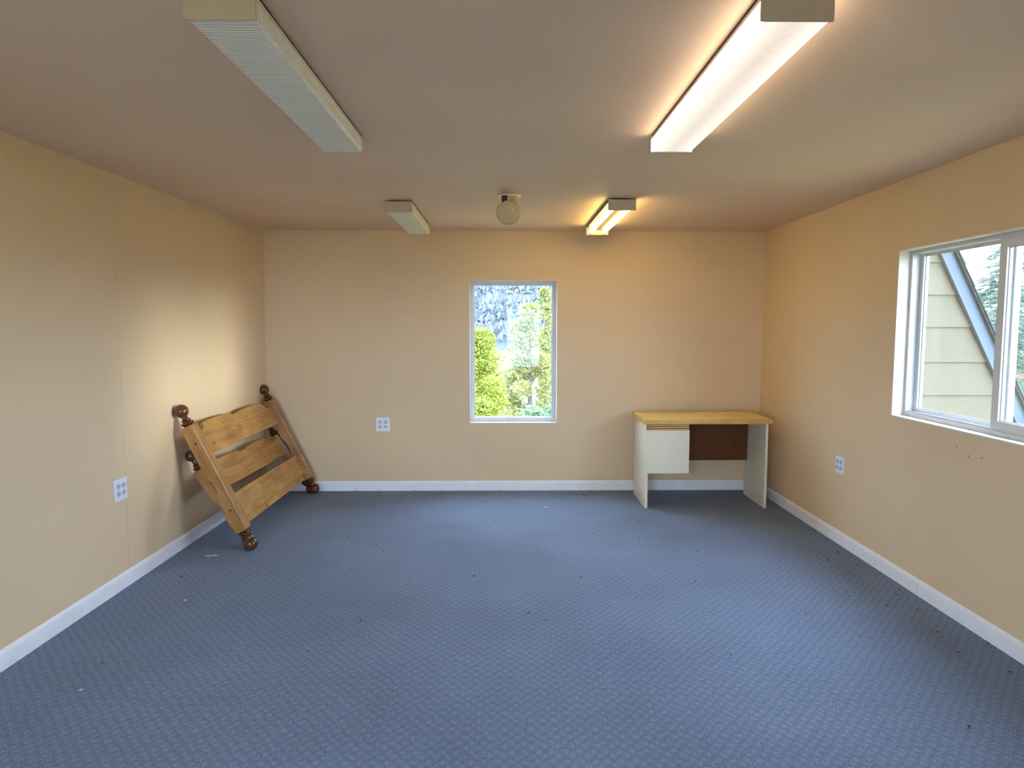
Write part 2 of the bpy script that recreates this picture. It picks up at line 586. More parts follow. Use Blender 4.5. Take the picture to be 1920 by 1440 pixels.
def wall(name, us, vs, holes, fn, mat):
    """A thick wall as a grid of cells in (u, v); holes are open and have reveals."""
    us = sorted(set(us + [h[0] for h in holes] + [h[1] for h in holes]))
    vs = sorted(set(vs + [h[2] for h in holes] + [h[3] for h in holes]))

    def solid(i, j):
        if i < 0 or j < 0 or i >= len(us) - 1 or j >= len(vs) - 1:
            return False
        cu, cv = (us[i] + us[i + 1]) / 2, (vs[j] + vs[j + 1]) / 2
        return not any(h[0] < cu < h[1] and h[2] < cv < h[3] for h in holes)
    verts, faces, idx = [], [], {}

    def vid(i, j, d):
        if (i, j, d) not in idx:
            idx[(i, j, d)] = len(verts)
            verts.append(tuple(fn(us[i], vs[j], TH * d)))
        return idx[(i, j, d)]
    for i in range(len(us) - 1):
        for j in range(len(vs) - 1):
            if not solid(i, j):
                continue
            faces.append((vid(i, j, 0), vid(i + 1, j, 0), vid(i + 1, j + 1, 0), vid(i, j + 1, 0)))
            faces.append((vid(i, j, 1), vid(i, j + 1, 1), vid(i + 1, j + 1, 1), vid(i + 1, j, 1)))
            if not solid(i - 1, j):
                faces.append((vid(i, j, 0), vid(i, j + 1, 0), vid(i, j + 1, 1), vid(i, j, 1)))
            if not solid(i + 1, j):
                faces.append((vid(i + 1, j, 0), vid(i + 1, j, 1), vid(i + 1, j + 1, 1), vid(i + 1, j + 1, 0)))
            if not solid(i, j - 1):
                faces.append((vid(i, j, 0), vid(i, j, 1), vid(i + 1, j, 1), vid(i + 1, j, 0)))
            if not solid(i, j + 1):
                faces.append((vid(i, j + 1, 0), vid(i + 1, j + 1, 0), vid(i + 1, j + 1, 1), vid(i, j + 1, 1)))
    mb = MB()
    mb.v, mb.f = verts, faces
    return mb.build(name, mat, kind='structure')


W1 = (-0.290, 0.446, 0.575, 1.772)            # window in the back wall (x0, x1, z0, z1)
W2 = (2.20, 3.650, 0.893, 1.802)              # window in the right wall (y0, y1, z0, z1)
W3 = (0.02, 0.72, 0.575, 1.76)                # window behind the camera
DR = (-2.00, -0.50, 0.0, 2.06)                 # unseen glazed double door, added behind the camera for fill light
VZ = [0, HC / 2, HC]
wall('wall_back', [-2.2, -1, 1, 2.4], [-0.1, 0, 1, HC, HC + 0.1], [W1], lambda u, v, d: (u, D + d, v), M['wall'])
wall('wall_front', [-2.4, -1, 1, 2.4], [-0.1, 0, 1, HC, HC + 0.1], [W3, DR], lambda u, v, d: (u, Y0 - d, v), M['wall'])
wl = wall('wall_left', [Y0 - TH] + [0.3 * k for k in range(-3, 19)] + [D + TH], [-0.1] + [HC * k / 6 for k in range(7)] + [HC + 0.1], [],
          lambda u, v, d: (XL(u, v) - d, u, v), M['wall'])
wr = wall('wall_right', [Y0 - TH] + [0.3 * k for k in range(-3, 19)] + [D + TH], [-0.1] + [HC * k / 6 for k in range(7)] + [HC + 0.1], [W2],
          lambda u, v, d: (XR(u, v) + d, u, v), M['wall'])
MB().box((-2.35, Y0 - TH, -0.12), (2.35, D + TH, 0)).build('floor', M['carpet'], kind='structure')
MB().box((-2.35, Y0 - TH, HC), (2.45, D + TH, HC + 0.12)).build('ceiling', M['ceiling'], kind='structure')

# wallboard seam showing through the paint of the left wall, and a drip mark near the ceiling
sy = 3.535
MB().hexa([(XL(sy, 0.085), sy - .0012, 0.085), (XL(sy, .085) + .0008, sy - .0012, 0.085),
           (XL(sy, .085) + .0008, sy + .0012, 0.085), (XL(sy, 0.085), sy + .0012, 0.085),
           (XL(sy, HC), sy - .0012, HC), (XL(sy, HC) + .0008, sy - .0012, HC),
           (XL(sy, HC) + .0008, sy + .0012, HC), (XL(sy, HC), sy + .0012, HC)]).build('wall_seam', M['seam'], wl)
dy = 4.80
MB().tube([(XL(dy, z) + 0.0006, dy, z) for z in (1.98, 2.03, 2.09)], [0.001, 0.002, 0.0015], 6).build(
    'paint_drip', M['reveal'], wl)
# hairline tape joint crossing the ceiling
cj = MB()
cj.box((-1.98, 4.60, HC - 0.0006), (2.15, 4.603, HC))
cj.build('tape_joint', M['ceiling'], bpy.data.objects['ceiling'])
# little gouges and screw pops in the wall below the right window
for (yy, zz, r) in ((3.02, 0.79, 0.004), (3.10, 0.82, 0.003), (2.93, 0.80, 0.0035), (2.96, 0.53, 0.002), (3.55, 0.85, 0.002)):
    MB().lathe([(0, 0), (r, 0.0004), (r * 0.7, 0.002), (0, 0.0024)], (XR(yy, zz), yy, zz), (-1, 0, 0), 8).build(
        'wall_nick', M['hole'], wr)

# ------------------------------------------------------------------ baseboards
BP = [(0, 0), (0.013, 0), (0.013, 0.066), (0.011, 0.072), (0.006, 0.076), (0.004, 0.082), (0, 0.083)]
bb = empty('baseboard_back', (0, D, 0), kind='structure')
for x0, x1 in ((-2.0, 0.4545), (0.4565, 2.155)):
    MB().prism(BP, lambda p, x=x0: (x, -p[0], p[1]), lambda p, x=x1: (x, -p[0], p[1])).build('board', M['white_trim'], bb)
bb = empty('baseboard_right', (0, 0, 0), kind='structure')
for y0, y1 in ((Y0, 3.320), (3.327, D - 0.013)):
    MB().prism(BP, lambda p, y=y0: (XR(y, p[1]) - p[0], y, p[1]), lambda p, y=y1: (XR(y, p[1]) - p[0], y, p[1])).build(
        'board', M['white_trim'], bb)
bb = empty('baseboard_left', (0, 0, 0), kind='structure')
for y0, y1 in ((Y0, D - 0.013),):
    MB().prism(BP, lambda p, y=y0: (XL(y, p[1]) + p[0], y, p[1]), lambda p, y=y1: (XL(y, p[1]) + p[0], y, p[1])).build(
        'board', M['white_trim'], bb)
bb = empty('baseboard_front', (0, Y0, 0), kind='structure')
MB().prism(BP, lambda p: (-0.35, p[0], p[1]), lambda p: (2.12, p[0], p[1])).build('board', M['white_trim'], bb)


# ------------------------------------------------------------------ windows
def ring(mb, x0, x1, z0, z1, wl_, wr_, wb, wt, y0, y1, P):
    """Four bars around an opening, mitre-free; P maps (x, depth, z) to a point."""
    def bx(a0, a1, c0, c1):
        mb.hexa([P(a0, y0, c0), P(a1, y0, c0), P(a1, y1, c0), P(a0, y1, c0),
                 P(a0, y0, c1), P(a1, y0, c1), P(a1, y1, c1), P(a0, y1, c1)])
    bx(x0, x0 + wl_, z0, z1)
    bx(x1 - wr_, x1, z0, z1)
    bx(x0 + wl_, x1 - wr_, z0, z0 + wb)
    bx(x0 + wl_, x1 - wr_, z1 - wt, z1)


def fixed_window(name, W, P, hook=True):
    """Picture window: painted reveal, vinyl frame, one pane. P(x, depth, z)."""
    root = empty(name, kind='structure')
    x0, x1, z0, z1 = W
    mb = MB()
    ring(mb, x0, x1, z0, z1, 0.005, 0.005, 0.006, 0.005, -0.002, 0.075, P)
    mb.build('reveal', M['reveal'], root)
    mb = MB()
    ring(mb, x0 + .005, x1 - .005, z0 + .006, z1 - .005, 0.032, 0.034, 0.036, 0.030, 0.068, 0.12, P)
    mb.build('window_frame', M['vinyl'], root)
    mb = MB()
    ring(mb, x0 + .037, x1 - .039, z0 + .042, z1 - .035, 0.004, 0.004, 0.004, 0.004, 0.082, 0.092, P)
    mb.build('glazing_bead', M['vinyl_track'], root)
    mb = MB()
    a, b, c, d = x0 + .040, x1 - .042, z0 + .045, z1 - .038
    mb.hexa([P(a, .086, c), P(b, .086, c), P(b, .090, c), P(a, .090, c), P(a, .086, d), P(b, .086, d), P(b, .090, d), P(a, .090, d)])
    mb.build('window_pane', M['glass'], root)
    if hook:
        cx = (x0 + x1) / 2
        pts = [P(cx + 0.009 * math.cos(t), 0.062, z1 - 0.022 + 0.009 * math.sin(t)) for t in [PI * k / 8 for k in range(-9, 3)]]
        MB().tube(pts, 0.0016, 6).build('hook', M['alarm_light'], root)
        # dirt gathered in the two lower corners of the reveal
        for sx, ex in ((x0 + .006, .03), (x1 - .006, -.045)):
            q = MB()
            for k in range(14):
                t = random.random()
                px = sx + ex * t
                q.lathe([(0, 0), (0.0035 * random.uniform(.4, 1), 0.0008), (0, 0.002)],
                        P(px, random.uniform(.01, .06), z0 + .006), (0, 0, 1), 6)
            q.build('dirt', M['crumb'], root, kind='stuff')
    return root


fixed_window('window_1', W1, lambda x, d, z: (x, D + d, z))
fixed_window('window_3', W3, lambda x, d, z: (x, Y0 - d, z), False)

# sliding window in the right wall
w2 = empty('window_2', kind='structure')
P2 = lambda y, d, z: (XR(y, z) + d, y, z)
ya, yb, za, zb = W2
mb = MB()
ring(mb, ya, yb, za, zb, 0.006, 0.006, 0.007, 0.006, -0.003, 0.066, P2)
mb.build('reveal', M['reveal'], w2)
mb = MB()
ring(mb, ya + .006, yb - .006, za + .007, zb - .006, 0.018, 0.018, 0.020, 0.018, 0.060, 0.145, P2)
mb.build('window_frame', M['vinyl'], w2)
mb = MB()   # sill track: raised inner lip
mb.hexa([P2(ya + .03, .068, za + .027), P2(yb - .03, .068, za + .027), P2(yb - .03, .073, za + .027), P2(ya + .03, .073, za + .027),
         P2(ya + .03, .068, za + .036), P2(yb - .03, .068, za + .036), P2(yb - .03, .073, za + .036), P2(ya + .03, .073, za + .036)])
mb.build('sill_lip', M['vinyl'], w2)
YM = 2.965


def pane_unit(name, y0, y1, z0, z1, d0, d1, wn, wf, wb, wt):
    mb = MB()
    ring(mb, y0, y1, z0, z1, wn, wf, wb, wt, d0, d1, P2)
    fr = mb.build(name, M['vinyl'], w2)
    mb = MB()
    ring(mb, y0 + wn, y1 - wf, z0 + wb, z1 - wt, .004, .004, .004, .004, (d0 + d1) / 2 - .004, (d0 + d1) / 2 + .006, P2)
    mb.build('gasket', M['vinyl_track'], fr)
    dm = (d0 + d1) / 2
    a, b, c, d = y0 + wn + .002, y1 - wf - .002, z0 + wb + .002, z1 - wt - .002
    mb = MB()
    mb.hexa([P2(a, dm, c), P2(b, dm, c), P2(b, dm + .003, c), P2(a, dm + .003, c),
             P2(a, dm, d), P2(b, dm, d), P2(b, dm + .003, d), P2(a, dm + .003, d)])
    mb.build('window_pane', M['glass'], fr)
    return fr


pane_unit('fixed_sash', YM - .03, yb - .024, za + .027, zb - .024, .104, .132, .034, .030, .022, .010)
sl = pane_unit('sliding_sash', ya + .024, YM + .024, za + .030, zb - .024, .070, .098, .040, .044, .040, .040)
# interlock fin and latch on the meeting stile
MB().hexa([P2(YM - .006, .098, za + .04), P2(YM + .014, .098, za + .04), P2(YM + .014, .108, za + .04), P2(YM - .006, .108, za + .04),
           P2(YM - .006, .098, zb - .04), P2(YM + .014, .098, zb - .04), P2(YM + .014, .108, zb - .04), P2(YM - .006, .108, zb - .04)]
          ).build('interlock', M['vinyl_track'], sl)
q = MB()
for k in range(26):
    y_ = random.uniform(2.75, 3.62)
    q.lathe([(0, 0), (random.uniform(.0015, .004), .0008), (0, .002)], P2(y_, random.uniform(.045, .06), za + .007), (0, 0, 1), 6)
q.build('dirt', M['crumb'], w2, kind='stuff')

# glazed double door behind the camera, unseen, added to let in fill daylight
d1 = empty('door_1', kind='structure')
PD = lambda x, d, z: (x, Y0 - d, z)
mb = MB()
ring(mb, DR[0], DR[1], 0.0, DR[3], .03, .03, .02, .03, -.004, .12, PD)
mb.build('door_frame', M['white_trim'], d1)
for a, b in ((DR[0] + .03, -1.25), (-1.25, DR[1] - .03)):
    mb = MB()
    ring(mb, a, b, .02, DR[3] - .03, .07, .07, .16, .08, .04, .08, PD)
    lf = mb.build('door_leaf', M['white_trim'], d1)
    MB().box((a + .07, Y0 - .062, .18), (b - .07, Y0 - .058, DR[3] - .11)).build('door_pane', M['glass'], lf)
    hx = -1.285 if b == -1.25 else -1.215
    MB().tube([(hx, Y0 - .04, 1.0), (hx, Y0 + .01, 1.0), (hx + (-.09 if b == -1.25 else .09), Y0 + .012, 1.0)], .008, 8).build(
        'door_handle', M['steel'], lf)


# ------------------------------------------------------------------ ceiling fixtures
def fixture(x0, x1, y0, y1, lens, label, lit=None, open_=False, ztop=HC, drop=0.004, depth=0.066):
    w = x1 - x0
    L = y1 - y0
    root = empty('fluorescent_light', ((x0 + x1) / 2, y0, ztop), label=label, category='ceiling light')
    h = w / 2
    zt = -drop
    # channel: flat pan with turned-down lips
    mb = MB()
    mb.box((-h + .004, .004, zt - .004), (h - .004, L - .004, zt))
    mb.box((-h + .004, .004, zt - .014), (-h + .007, L - .004, zt))
    mb.box((h - .007, .004, zt - .014), (h - .004, L - .004, zt))
    mb.box((-.035, .004, zt - .030), (.035, L - .004, zt - .003))
    mb.build('channel', M['dimmed_channel'] if open_ else M['fix_metal'], root)
    for yy in (0.10, L - 0.10):
        MB().box((-.04, yy - .02, zt), (.04, yy + .02, 0)).build('mounting_spacer', M['fix_tan'], root)
    for k, (ya_, yb_) in enumerate(((0, .008), (L - .006, L))):
        hh = h if k == 0 else h - .001
        mb = MB().box((-hh, ya_, zt - depth), (hh, yb_, zt))
        mb.build('end_cap', M['fix_tan'] if k == 0 else M['fix_metal'], root, bevel=.0015)
    if not open_:
        # wrap-around lens: slanted sides, flat bottom
        prof = [(-h + .005, zt - .012), (-h + .004, zt - depth + .010), (-h + .010, zt - depth + .003),
                (h - .010, zt - depth + .003), (h - .004, zt - depth + .010), (h - .005, zt - .012)]
        inner = [(p[0] * .96, p[1] + .003) for p in reversed(prof)]
        MB().prism(prof + inner, lambda p: (p[0], .008, p[1]), lambda p: (p[0], L - .006, p[1])).build('lens', lens, root)
    else:
        for sx in (-.052, .052):
            t = MB().lathe([(0, 0), (.012, .0), (.0165, .006), (.0165, L - .066), (.012, L - .06), (0, L - .06)],
                           (sx, .03, zt - .042), (0, 1, 0), 16)
            tb = t.build('tube', M['tube_on'], root, smooth=True)
            for yy in (.010, L - .030):
                MB().box((sx - .013, yy, zt - .058), (sx + .013, yy + .019, zt - .004)).build('lamp_holder', M['plate'], root, bevel=.002)
    return root


m, nt, out = new_mat('lit_tube')
em = N(nt, 'ShaderNodeEmission')
em.inputs[0].default_value = (1.0, 0.70, 0.22, 1)
em.inputs[1].default_value = 14.0
nt.links.new(em.outputs[0], out.inputs[0])
M['tube_on'] = m

fixture(-0.752, -0.582, 1.640, 2.845, M['lens_off'], 'unlit fluorescent ceiling light with stained grey ribbed lens, nearest on the left')
fixture(0.606, 0.780, 1.630, 2.825, M['lens_on'], 'lit fluorescent ceiling light with ribbed diffuser, nearest on the right')
fixture(-0.742, -0.570, 4.240, 5.250, M['lens_green'], 'small far ceiling light with pale greenish lens, unlit, left of the smoke alarm', drop=.010)
fixture(0.640, 0.812, 4.160, 5.260, None, 'far ceiling light without a lens showing two glowing bare tubes', open_=True, drop=.010)

# ------------------------------------------------------------------ smoke alarm hanging from its base
sa = empty('smoke_alarm', (0.033, 4.09, HC), label='yellowed round smoke alarm hanging open from its ceiling base by its wires',
           category='smoke alarm')
mb = MB()
mb.lathe([(0.045, -.001), (.066, -.001), (.069, -.006), (.067, -.012), (.052, -.012), (.050, -.006), (.045, -.005)], (0, 0, 0), (0, 0, 1), 28)
mb.lathe([(0, -.0005), (.05, -.0005), (.05, -.004), (0, -.004)], (0, 0, 0), (0, 0, 1), 24)
mb.build('mounting_base', M['alarm_light'], sa)
for a in (20, 80, 140, 200, 260, 320):
    ca, sn = math.cos(math.radians(a)), math.sin(math.radians(a))
    mb = MB().tube([(ca * .055, sn * .055, -.010), (ca * .055, sn * .055, -.022), (ca * .048, sn * .048, -.024)], .004, 6)
    mb.build('clip', M['alarm_light'], sa)
MB().box((-.046, -.070, -.056), (-.012, -.045, -.014)).build('connector', M['black'], sa, bevel=.003)
MB().box((-.040, -.052, -.020), (-.034, -.046, -.004)).build('black_wire', M['black'], sa)
MB().tube([(-.022, -.05, -.004), (-.020, -.056, -.03), (-.006, -.058, -.05), (0, -.05, -.062)], .0025, 6).build('white_wire', M['wire_white'], sa)
MB().tube([(.012, -.04, -.004), (.016, -.05, -.03), (.012, -.05, -.055), (.006, -.045, -.07)], .003, 6).build('yellow_wire', M['wire_yellow'], sa)
MB().box((-.004, -.035, -.075), (.036, -.004, -.014)).build('back_housing', M['alarm'], sa, bevel=.003)
axd = Vector((-.05, -1, -.40)).normalized()
bc = (-.006, -.035, -.108)
body = MB().lathe([(0, -.014), (.050, -.014), (.066, -.006), (.074, .002), (.074, .010), (.068, .018), (.056, .0215),
                   (.0545, .0195), (.0525, .0195), (.051, .0225), (.030, .026), (0, .027)], bc, axd, 40).build(
    'body', M['alarm'], sa, smooth=True)
rp = MB()
u_ = axd.orthogonal().normalized()
w_ = axd.cross(u_)
cc = Vector(bc) + axd * .0205
rp.tube([tuple(cc + (u_ * math.cos(a) + w_ * math.sin(a)) * .0545) for a in [2 * PI * k / 36 for k in range(37)]], .0014, 6)
rp.build('grille_ring', M['alarm_light'], body)
up = Vector((0, 0, 1))
up = (up - axd * up.dot(axd)).normalized()
rt = axd.cross(up)
btn = Vector(bc) + axd * .0245 + up * .022 + rt * (-.027 if rt.x > 0 else .027) * -1
MB().lathe([(0, 0), (.0105, 0), (.0095, .003), (0, .004)], btn, axd, 16).build('test_button', M['alarm_light'], body)
nb = Vector(bc) + axd * .024 + up * .042
MB().lathe([(0, 0), (.003, 0), (.003, .003), (0, .003)], nb, axd, 8).build('indicator', M['alarm_light'], body)


# ------------------------------------------------------------------ wall outlets (double gang, two duplex receptacles)
def outlet(loc, rotz, label, w=.116, h=.116):
    """Local frame: x along the wall, y out of the wall, z up."""
    r = empty('wall_outlet', loc, label=label, category='outlet')
    r.rotation_euler = (0, 0, rotz)
    MB().box((-w / 2, 0, -h / 2), (w / 2, .006, h / 2)).build('cover_plate', M['plate'], r, bevel=.0025)
    for gx in (-.023, .023):
        for gz in (-.0195, .0195):
            poly = []
            for k in range(20):
                a = 2 * PI * k / 20
                poly.append((gx + .0165 * math.cos(a), gz + max(-.0125, min(.0125, .0165 * math.sin(a)))))
            f = MB().prism(poly, lambda p: (p[0], .005, p[1]), lambda p: (p[0], .0085, p[1])).build('receptacle', M['plate_grey'], r)
            s = MB()
            s.box((gx - .0085, .008, gz - .001), (gx - .0055, .0092, gz + .009))
            s.box((gx + .0050, .008, gz - .000), (gx + .0080, .0092, gz + .008))
            s.lathe([(0, 0), (.0028, 0), (.0028, .0009), (0, .0009)], (gx, .0083, gz - .0065), (0, 1, 0), 10)
            s.build('slot', M['slot'], f)
        MB().lathe([(0, 0), (.003, 0), (.0024, .0012), (0, .0014)], (gx, .006, 0), (0, 1, 0), 10).build('screw', M['steel'], r)
    return r


outlet((-1.0215, D, .568), PI, 'white double outlet on the back wall left of the window')
outlet((XL(3.48, .53), 3.483, .531), -PI / 2, 'white double outlet low on the left wall beside the seam')
outlet((XR(4.19, .50), 4.19, .505), PI / 2, 'white double outlet on the right wall between window and desk', w=.104, h=.110)


# ------------------------------------------------------------------ bed ends leaning against the left wall
def frame_matrix(A, B, F):
    """Origin at A (centre of the near foot), x along the width, y up the posts, z out of the face."""
    A, B, F = Vector(A), Vector(B), Vector(F)
    u = (B - A).normalized()
    v = F - A
    v = (v - u * v.dot(u))
    Lv = v.length
    v.normalize()
    n = u.cross(v)
    return Matrix((
        (u.x, v.x, n.x, A.x), (u.y, v.y, n.y, A.y), (u.z, v.z, n.z, A.z), (0, 0, 0, 1))), (B - A).length, Lv


def rail_poly(x0, x1, b, te, tp, notch=True, wob=.012):
    """Outline of a scalloped rail: low ends, ogee shoulders, plateau with a small central dip."""
    W = x1 - x0
    pts = [(x0, b), (x1, b), (x1, te)]
    top = []

    def ogee(xa, xb, ya_, yb_, n=7):
        for k in range(n + 1):
            t = k / n
            s = t * t * (3 - 2 * t)
            s = s * 0.75 + 0.25 * (0 if t < .5 else 1) if n > 5 else s
            top.append((xa + (xb - xa) * t, ya_ + (yb_ - ya_) * s))
    top.append((x0, te))
    top.append((x0 + .055, te - .001))
    ogee(x0 + .075, x0 + .185, te, tp - .004)
    top.append((x0 + .21, tp))
    if notch:
        mid = (x0 + x1) / 2
        top.append((x0 + .40, tp + .001))
        top.append((mid - .085, tp - .004))
        top.append((mid - .045, tp - .020))
        top.append((mid, tp - .013))
        top.append((mid + .045, tp - .020))
        top.append((mid + .085, tp - .004))
        top.append((x1 - .40, tp + .001))
    top.append((x1 - .21, tp))
    k0 = len(top)
    ogee(x1 - .185, x1 - .075, tp - .004, te)
    top.append((x1 - .055, te - .001))
    top.append((x1, te))
    return [(x0, b), (x1, b)] + list(reversed(top))


def bed_end(name, A, B, F, sq_top, rails, label, sq_bot=.095, hw=.040, ht=.039, ball=.042, notch_v=(.37, .49), bracket=True, holes=True):
    mat, W, Lv = frame_matrix(A, B, F)
    root = empty(name, label=label, category='bed frame')
    root.matrix_world = mat
    for side, x in ((0, 0.0), (1, W)):
        # square post with an ogee cut into its back edge
        a, b = notch_v
        prof = [(ht, sq_bot + .006), (ht, sq_top - .006), (ht - .006, sq_top), (-ht + .006, sq_top), (-ht, sq_top - .006)]
        prof += [(-ht, b), (-ht + .009, b - .02), (-ht + .022, b - .045), (-ht + .017, b - .060), (-ht + .023, b - .075),
                 (-ht + .022, a + .01), (-ht + .008, a - .03), (-ht + .003, a - .06)]
        prof += [(-ht + .003, sq_bot + .006), (-ht + .009, sq_bot), (ht - .006, sq_bot)]
        post = MB().prism(prof, lambda p: (x - hw, p[1], p[0]), lambda p: (x + hw, p[1], p[0])).build(
            'post', M['pine_y'], root, bevel=.0025)
        # turned ball finial with its collars
        t = sq_top
        c = Lv
        r = ball
        prof = [(.0, t - .002), (.030, t - .002), (.030, t + .002), (.024, t + .006), (.033, t + .010), (.0385, t + .016),
                (.0385, t + .021), (.034, t + .027), (.024, t + .031), (.022, t + .034), (.029, t + .037), (.030, t + .041),
                (.025, t + .045), (.019, t + .048)]
        cz = c
        a0 = -math.acos(min(1, .018 / r))
        for k in range(13):
            an = a0 + (PI / 2 - a0) * k / 12
            prof.append((max(0.0, r * math.cos(an)), cz + r * math.sin(an)))
        prof[-1] = (0.0, cz + r)
        MB().lathe(prof, (x, 0, 0), (0, 1, 0), 28).build('finial', M['turned'], post, smooth=True)
        prof = [(0.0, -ball)]
        for k in range(1, 10):
            an = -PI / 2 + (PI - .55) * k / 9
            prof.append((ball * math.cos(an), ball * math.sin(an)))
        s = sq_bot
        prof += [(.021, s - .047), (.022, s - .044), (.031, s - .041), (.032, s - .037), (.025, s - .033), (.025, s - .030),
                 (.034, s - .026), (.038, s - .020), (.038, s - .014), (.032, s - .008), (.026, s - .004), (.030, s - .001),
                 (.030, s + .002), (0, s + .002)]
        MB().lathe(prof, (x, 0, 0), (0, 1, 0), 28).build('foot', M['turned'], post, smooth=True)
        if holes and side == 0:
            for hv in (.245, .70):
                MB().lathe([(0, 0), (.007, 0), (.0065, .0012), (0, .0016)], (x - hw + .0002, hv, .003), (-1, 0, 0), 14).build(
                    'bolt_hole', M['hole'], post)
    for kind, b, te, tp in rails:
        if kind == 's':
            poly = rail_poly(hw, W - hw, b, te, tp)
            MB().prism(poly, lambda p: (p[0], p[1], 0.0), lambda p: (p[0], p[1], -.024)).build('scalloped_rail', M['pine_x'], root, bevel=.0015, seg=1)
        else:
            MB().box((hw, b, -.024), (W - hw, te, 0)).build('lower_rail', M['pine_x'], root, bevel=.002)
            if kind == 'p':
                MB().box((hw + .015, b - .044, -.030), (W - hw - .045, b - .0025, -.008)).build('ledger_strip', M['pine_x'], root, bevel=.002)
    if bracket:
        xx = W - hw + .016
        br = MB().box((xx - .008, .125, ht + .0001), (xx + .008, .305, ht + .0035)).build('bed_hook_plate', M['steel'], root, bevel=.001)
        for k in range(4):
            vv = .145 + k * .046
            MB().box((xx - .012, vv - .006, ht + .0035), (xx - .001, vv + .006, ht + .006)).build('hook', M['dark_steel'], br)
    return root


bed_end('headboard', (-1.578, 4.070, .042), (-1.585, 5.490, .042), (-1.972, 4.085, .872), .818,
        [('s', .612, .768, .822), ('p', .156, .322, 0)],
        'taller honey pine bed end with ball finials leaning on the left wall, in front')
bed_end('footboard', (-1.635, 4.175, .038), (-1.620, 5.500, .038), (-1.974, 4.175, .575), .532,
        [('s', .352, .500, .552), ('q', .15, .25, 0)],
        'shorter pine bed end tucked behind the taller one against the left wall',
        ball=.038, hw=.036, ht=.036, notch_v=(.22, .33), bracket=False, holes=False, sq_bot=.085)

# ------------------------------------------------------------------ desk
dk = empty('desk', (1.55, 5.0, 0), label='small desk with maple top and off-white panel legs in the right corner',
           category='desk')


def dbox(name, a, b, mat, parent=dk, bevel=.0015):
    o = Vector((1.55, 5.0, 0))
    return MB().box(tuple(Vector(a) - o), tuple(Vector(b) - o)).build(name, mat, parent, bevel=bevel)


top = dbox('desk_top', (1.066, 4.992, .6525), (2.034, 5.468, .687), M['desk_top'], bevel=.001)
for a, b in (((1.0595, 4.986, .652), (2.0405, 4.992, .6872)), ((1.0595, 4.992, .652), (1.066, 5.474, .6872)),
             ((2.034, 4.992, .652), (2.0405, 5.474, .6872))):
    dbox('edge_band', a, b, M['desk_edge'], top, .0015)
dbox('side_panel', (1.0785, 5.003, 0), (1.0975, 5.450, .652), M['desk_white'])
dbox('side_panel', (1.9915, 4.998, 0), (2.0105, 5.430, .652), M['desk_white'])
dbox('modesty_panel', (1.0975, 5.37, .298), (1.9915, 5.382, .652), M['modesty'])
cab = MB()
for a, b in (((1.0975, 5.004, .278), (1.403, 5.37, .290)), ((1.391, 5.004, .290), (1.403, 5.37, .652)),
             ((1.0975, 5.004, .640), (1.391, 5.37, .6515))):
    cab.box((a[0] - 1.55, a[1] - 5.0, a[2]), (b[0] - 1.55, b[1] - 5.0, b[2]))
cab.build('cabinet_body', M['desk_white'], dk)
dr = dbox('cabinet_door', (1.0795, 4.988, .2735), (1.4065, 5.003, .604), M['desk_white'])
hd = dbox('grip_strip', (1.0795, 4.996, .604), (1.4025, 5.003, .648), M['modesty'], dr, .0008)  # backing coloured dark to paint in the shade between the ribs
for z0 in (.6055, .6215, .6370):
    dbox('grip_rib', (1.0795, 4.986, z0), (1.4025, 4.994, z0 + .0095), M['desk_edge'], dr, .0015)
dbox('gap_shade_strip', (1.0797, 4.9945, .6032), (1.4023, 4.9985, .6048), M['modesty'], dr, 0)  # solid dark strip, paints in the shade of the joint above the door
MB().lathe([(0, 0), (.0035, 0), (.003, .001), (0, .0012)], (1.0785 - 1.55, .23, .28), (-1, 0, 0), 10).build('cam_cover', M['plate'], dk)

# ------------------------------------------------------------------ litter on the carpet
for i, (x, y, rz, l, w, lab) in enumerate((
        (.322, 5.03, -.45, .050, .009, 'thin white paper sliver on the carpet below the back window'),
        (-1.775, 3.96, .15, .075, .012, 'torn white scrap on the carpet beside the near foot of the bed ends'),
        (-1.62, 3.30, .9, .016, .009, 'tiny white scrap on open carpet, nearest the left outlet'),
        (-1.62, 2.46, .5, .014, .008, 'tiny white scrap on the carpet in the lower left'))):
    n = 7
    vs, fs = [], []
    for k in range(n):
        t = k / (n - 1) - .5
        zz = .0035 + .003 * math.sin(k * 1.7 + i)
        hwid = w / 2 * (1 - abs(t) * .9) * random.uniform(.7, 1.1)
        for s in (-1, 1):
            for dz in (0, .0012):
                vs.append((l * t, s * hwid + .003 * math.sin(k * 1.3), zz + dz))
    for k in range(n - 1):
        a = k * 4
        fs += [(a, a + 4, a + 6, a + 2), (a + 1, a + 3, a + 7, a + 5), (a, a + 1, a + 5, a + 4), (a + 2, a + 6, a + 7, a + 3)]
    fs += [(0, 2, 3, 1), ((n - 1) * 4, (n - 1) * 4 + 1, (n - 1) * 4 + 3, (n - 1) * 4 + 2)]
    o = raw('paper_scrap', vs, fs, M['paper'], None, label=lab, category='scrap')
    o.location = (x, y, 0.0)
    o.rotation_euler = (0, 0, rz)
mb = MB()
rnd = random.Random(3)
for k in range(150):
    r = rnd.random()
    if r < .35:
        x, y = rnd.uniform(-1.5, 1.0), D - .02 - abs(rnd.gauss(0, .12))
    elif r < .6:
        x, y = XR(4, 0) - .03 - abs(rnd.gauss(0, .25)), rnd.uniform(2.2, 5.0)
    else:
        x, y = rnd.uniform(-1.9, 2.0), rnd.uniform(1.4, 5.3)
    s = rnd.uniform(.0015, .0045)
    a = rnd.uniform(0, PI)
    c, sn = math.cos(a) * s * 1.8, math.sin(a) * s * 1.8
    mb.tube([(x - c, y - sn, .003), (x, y, .003 + s), (x + c, y + sn, .003)], [s * .3, s * .7, s * .3], 5)
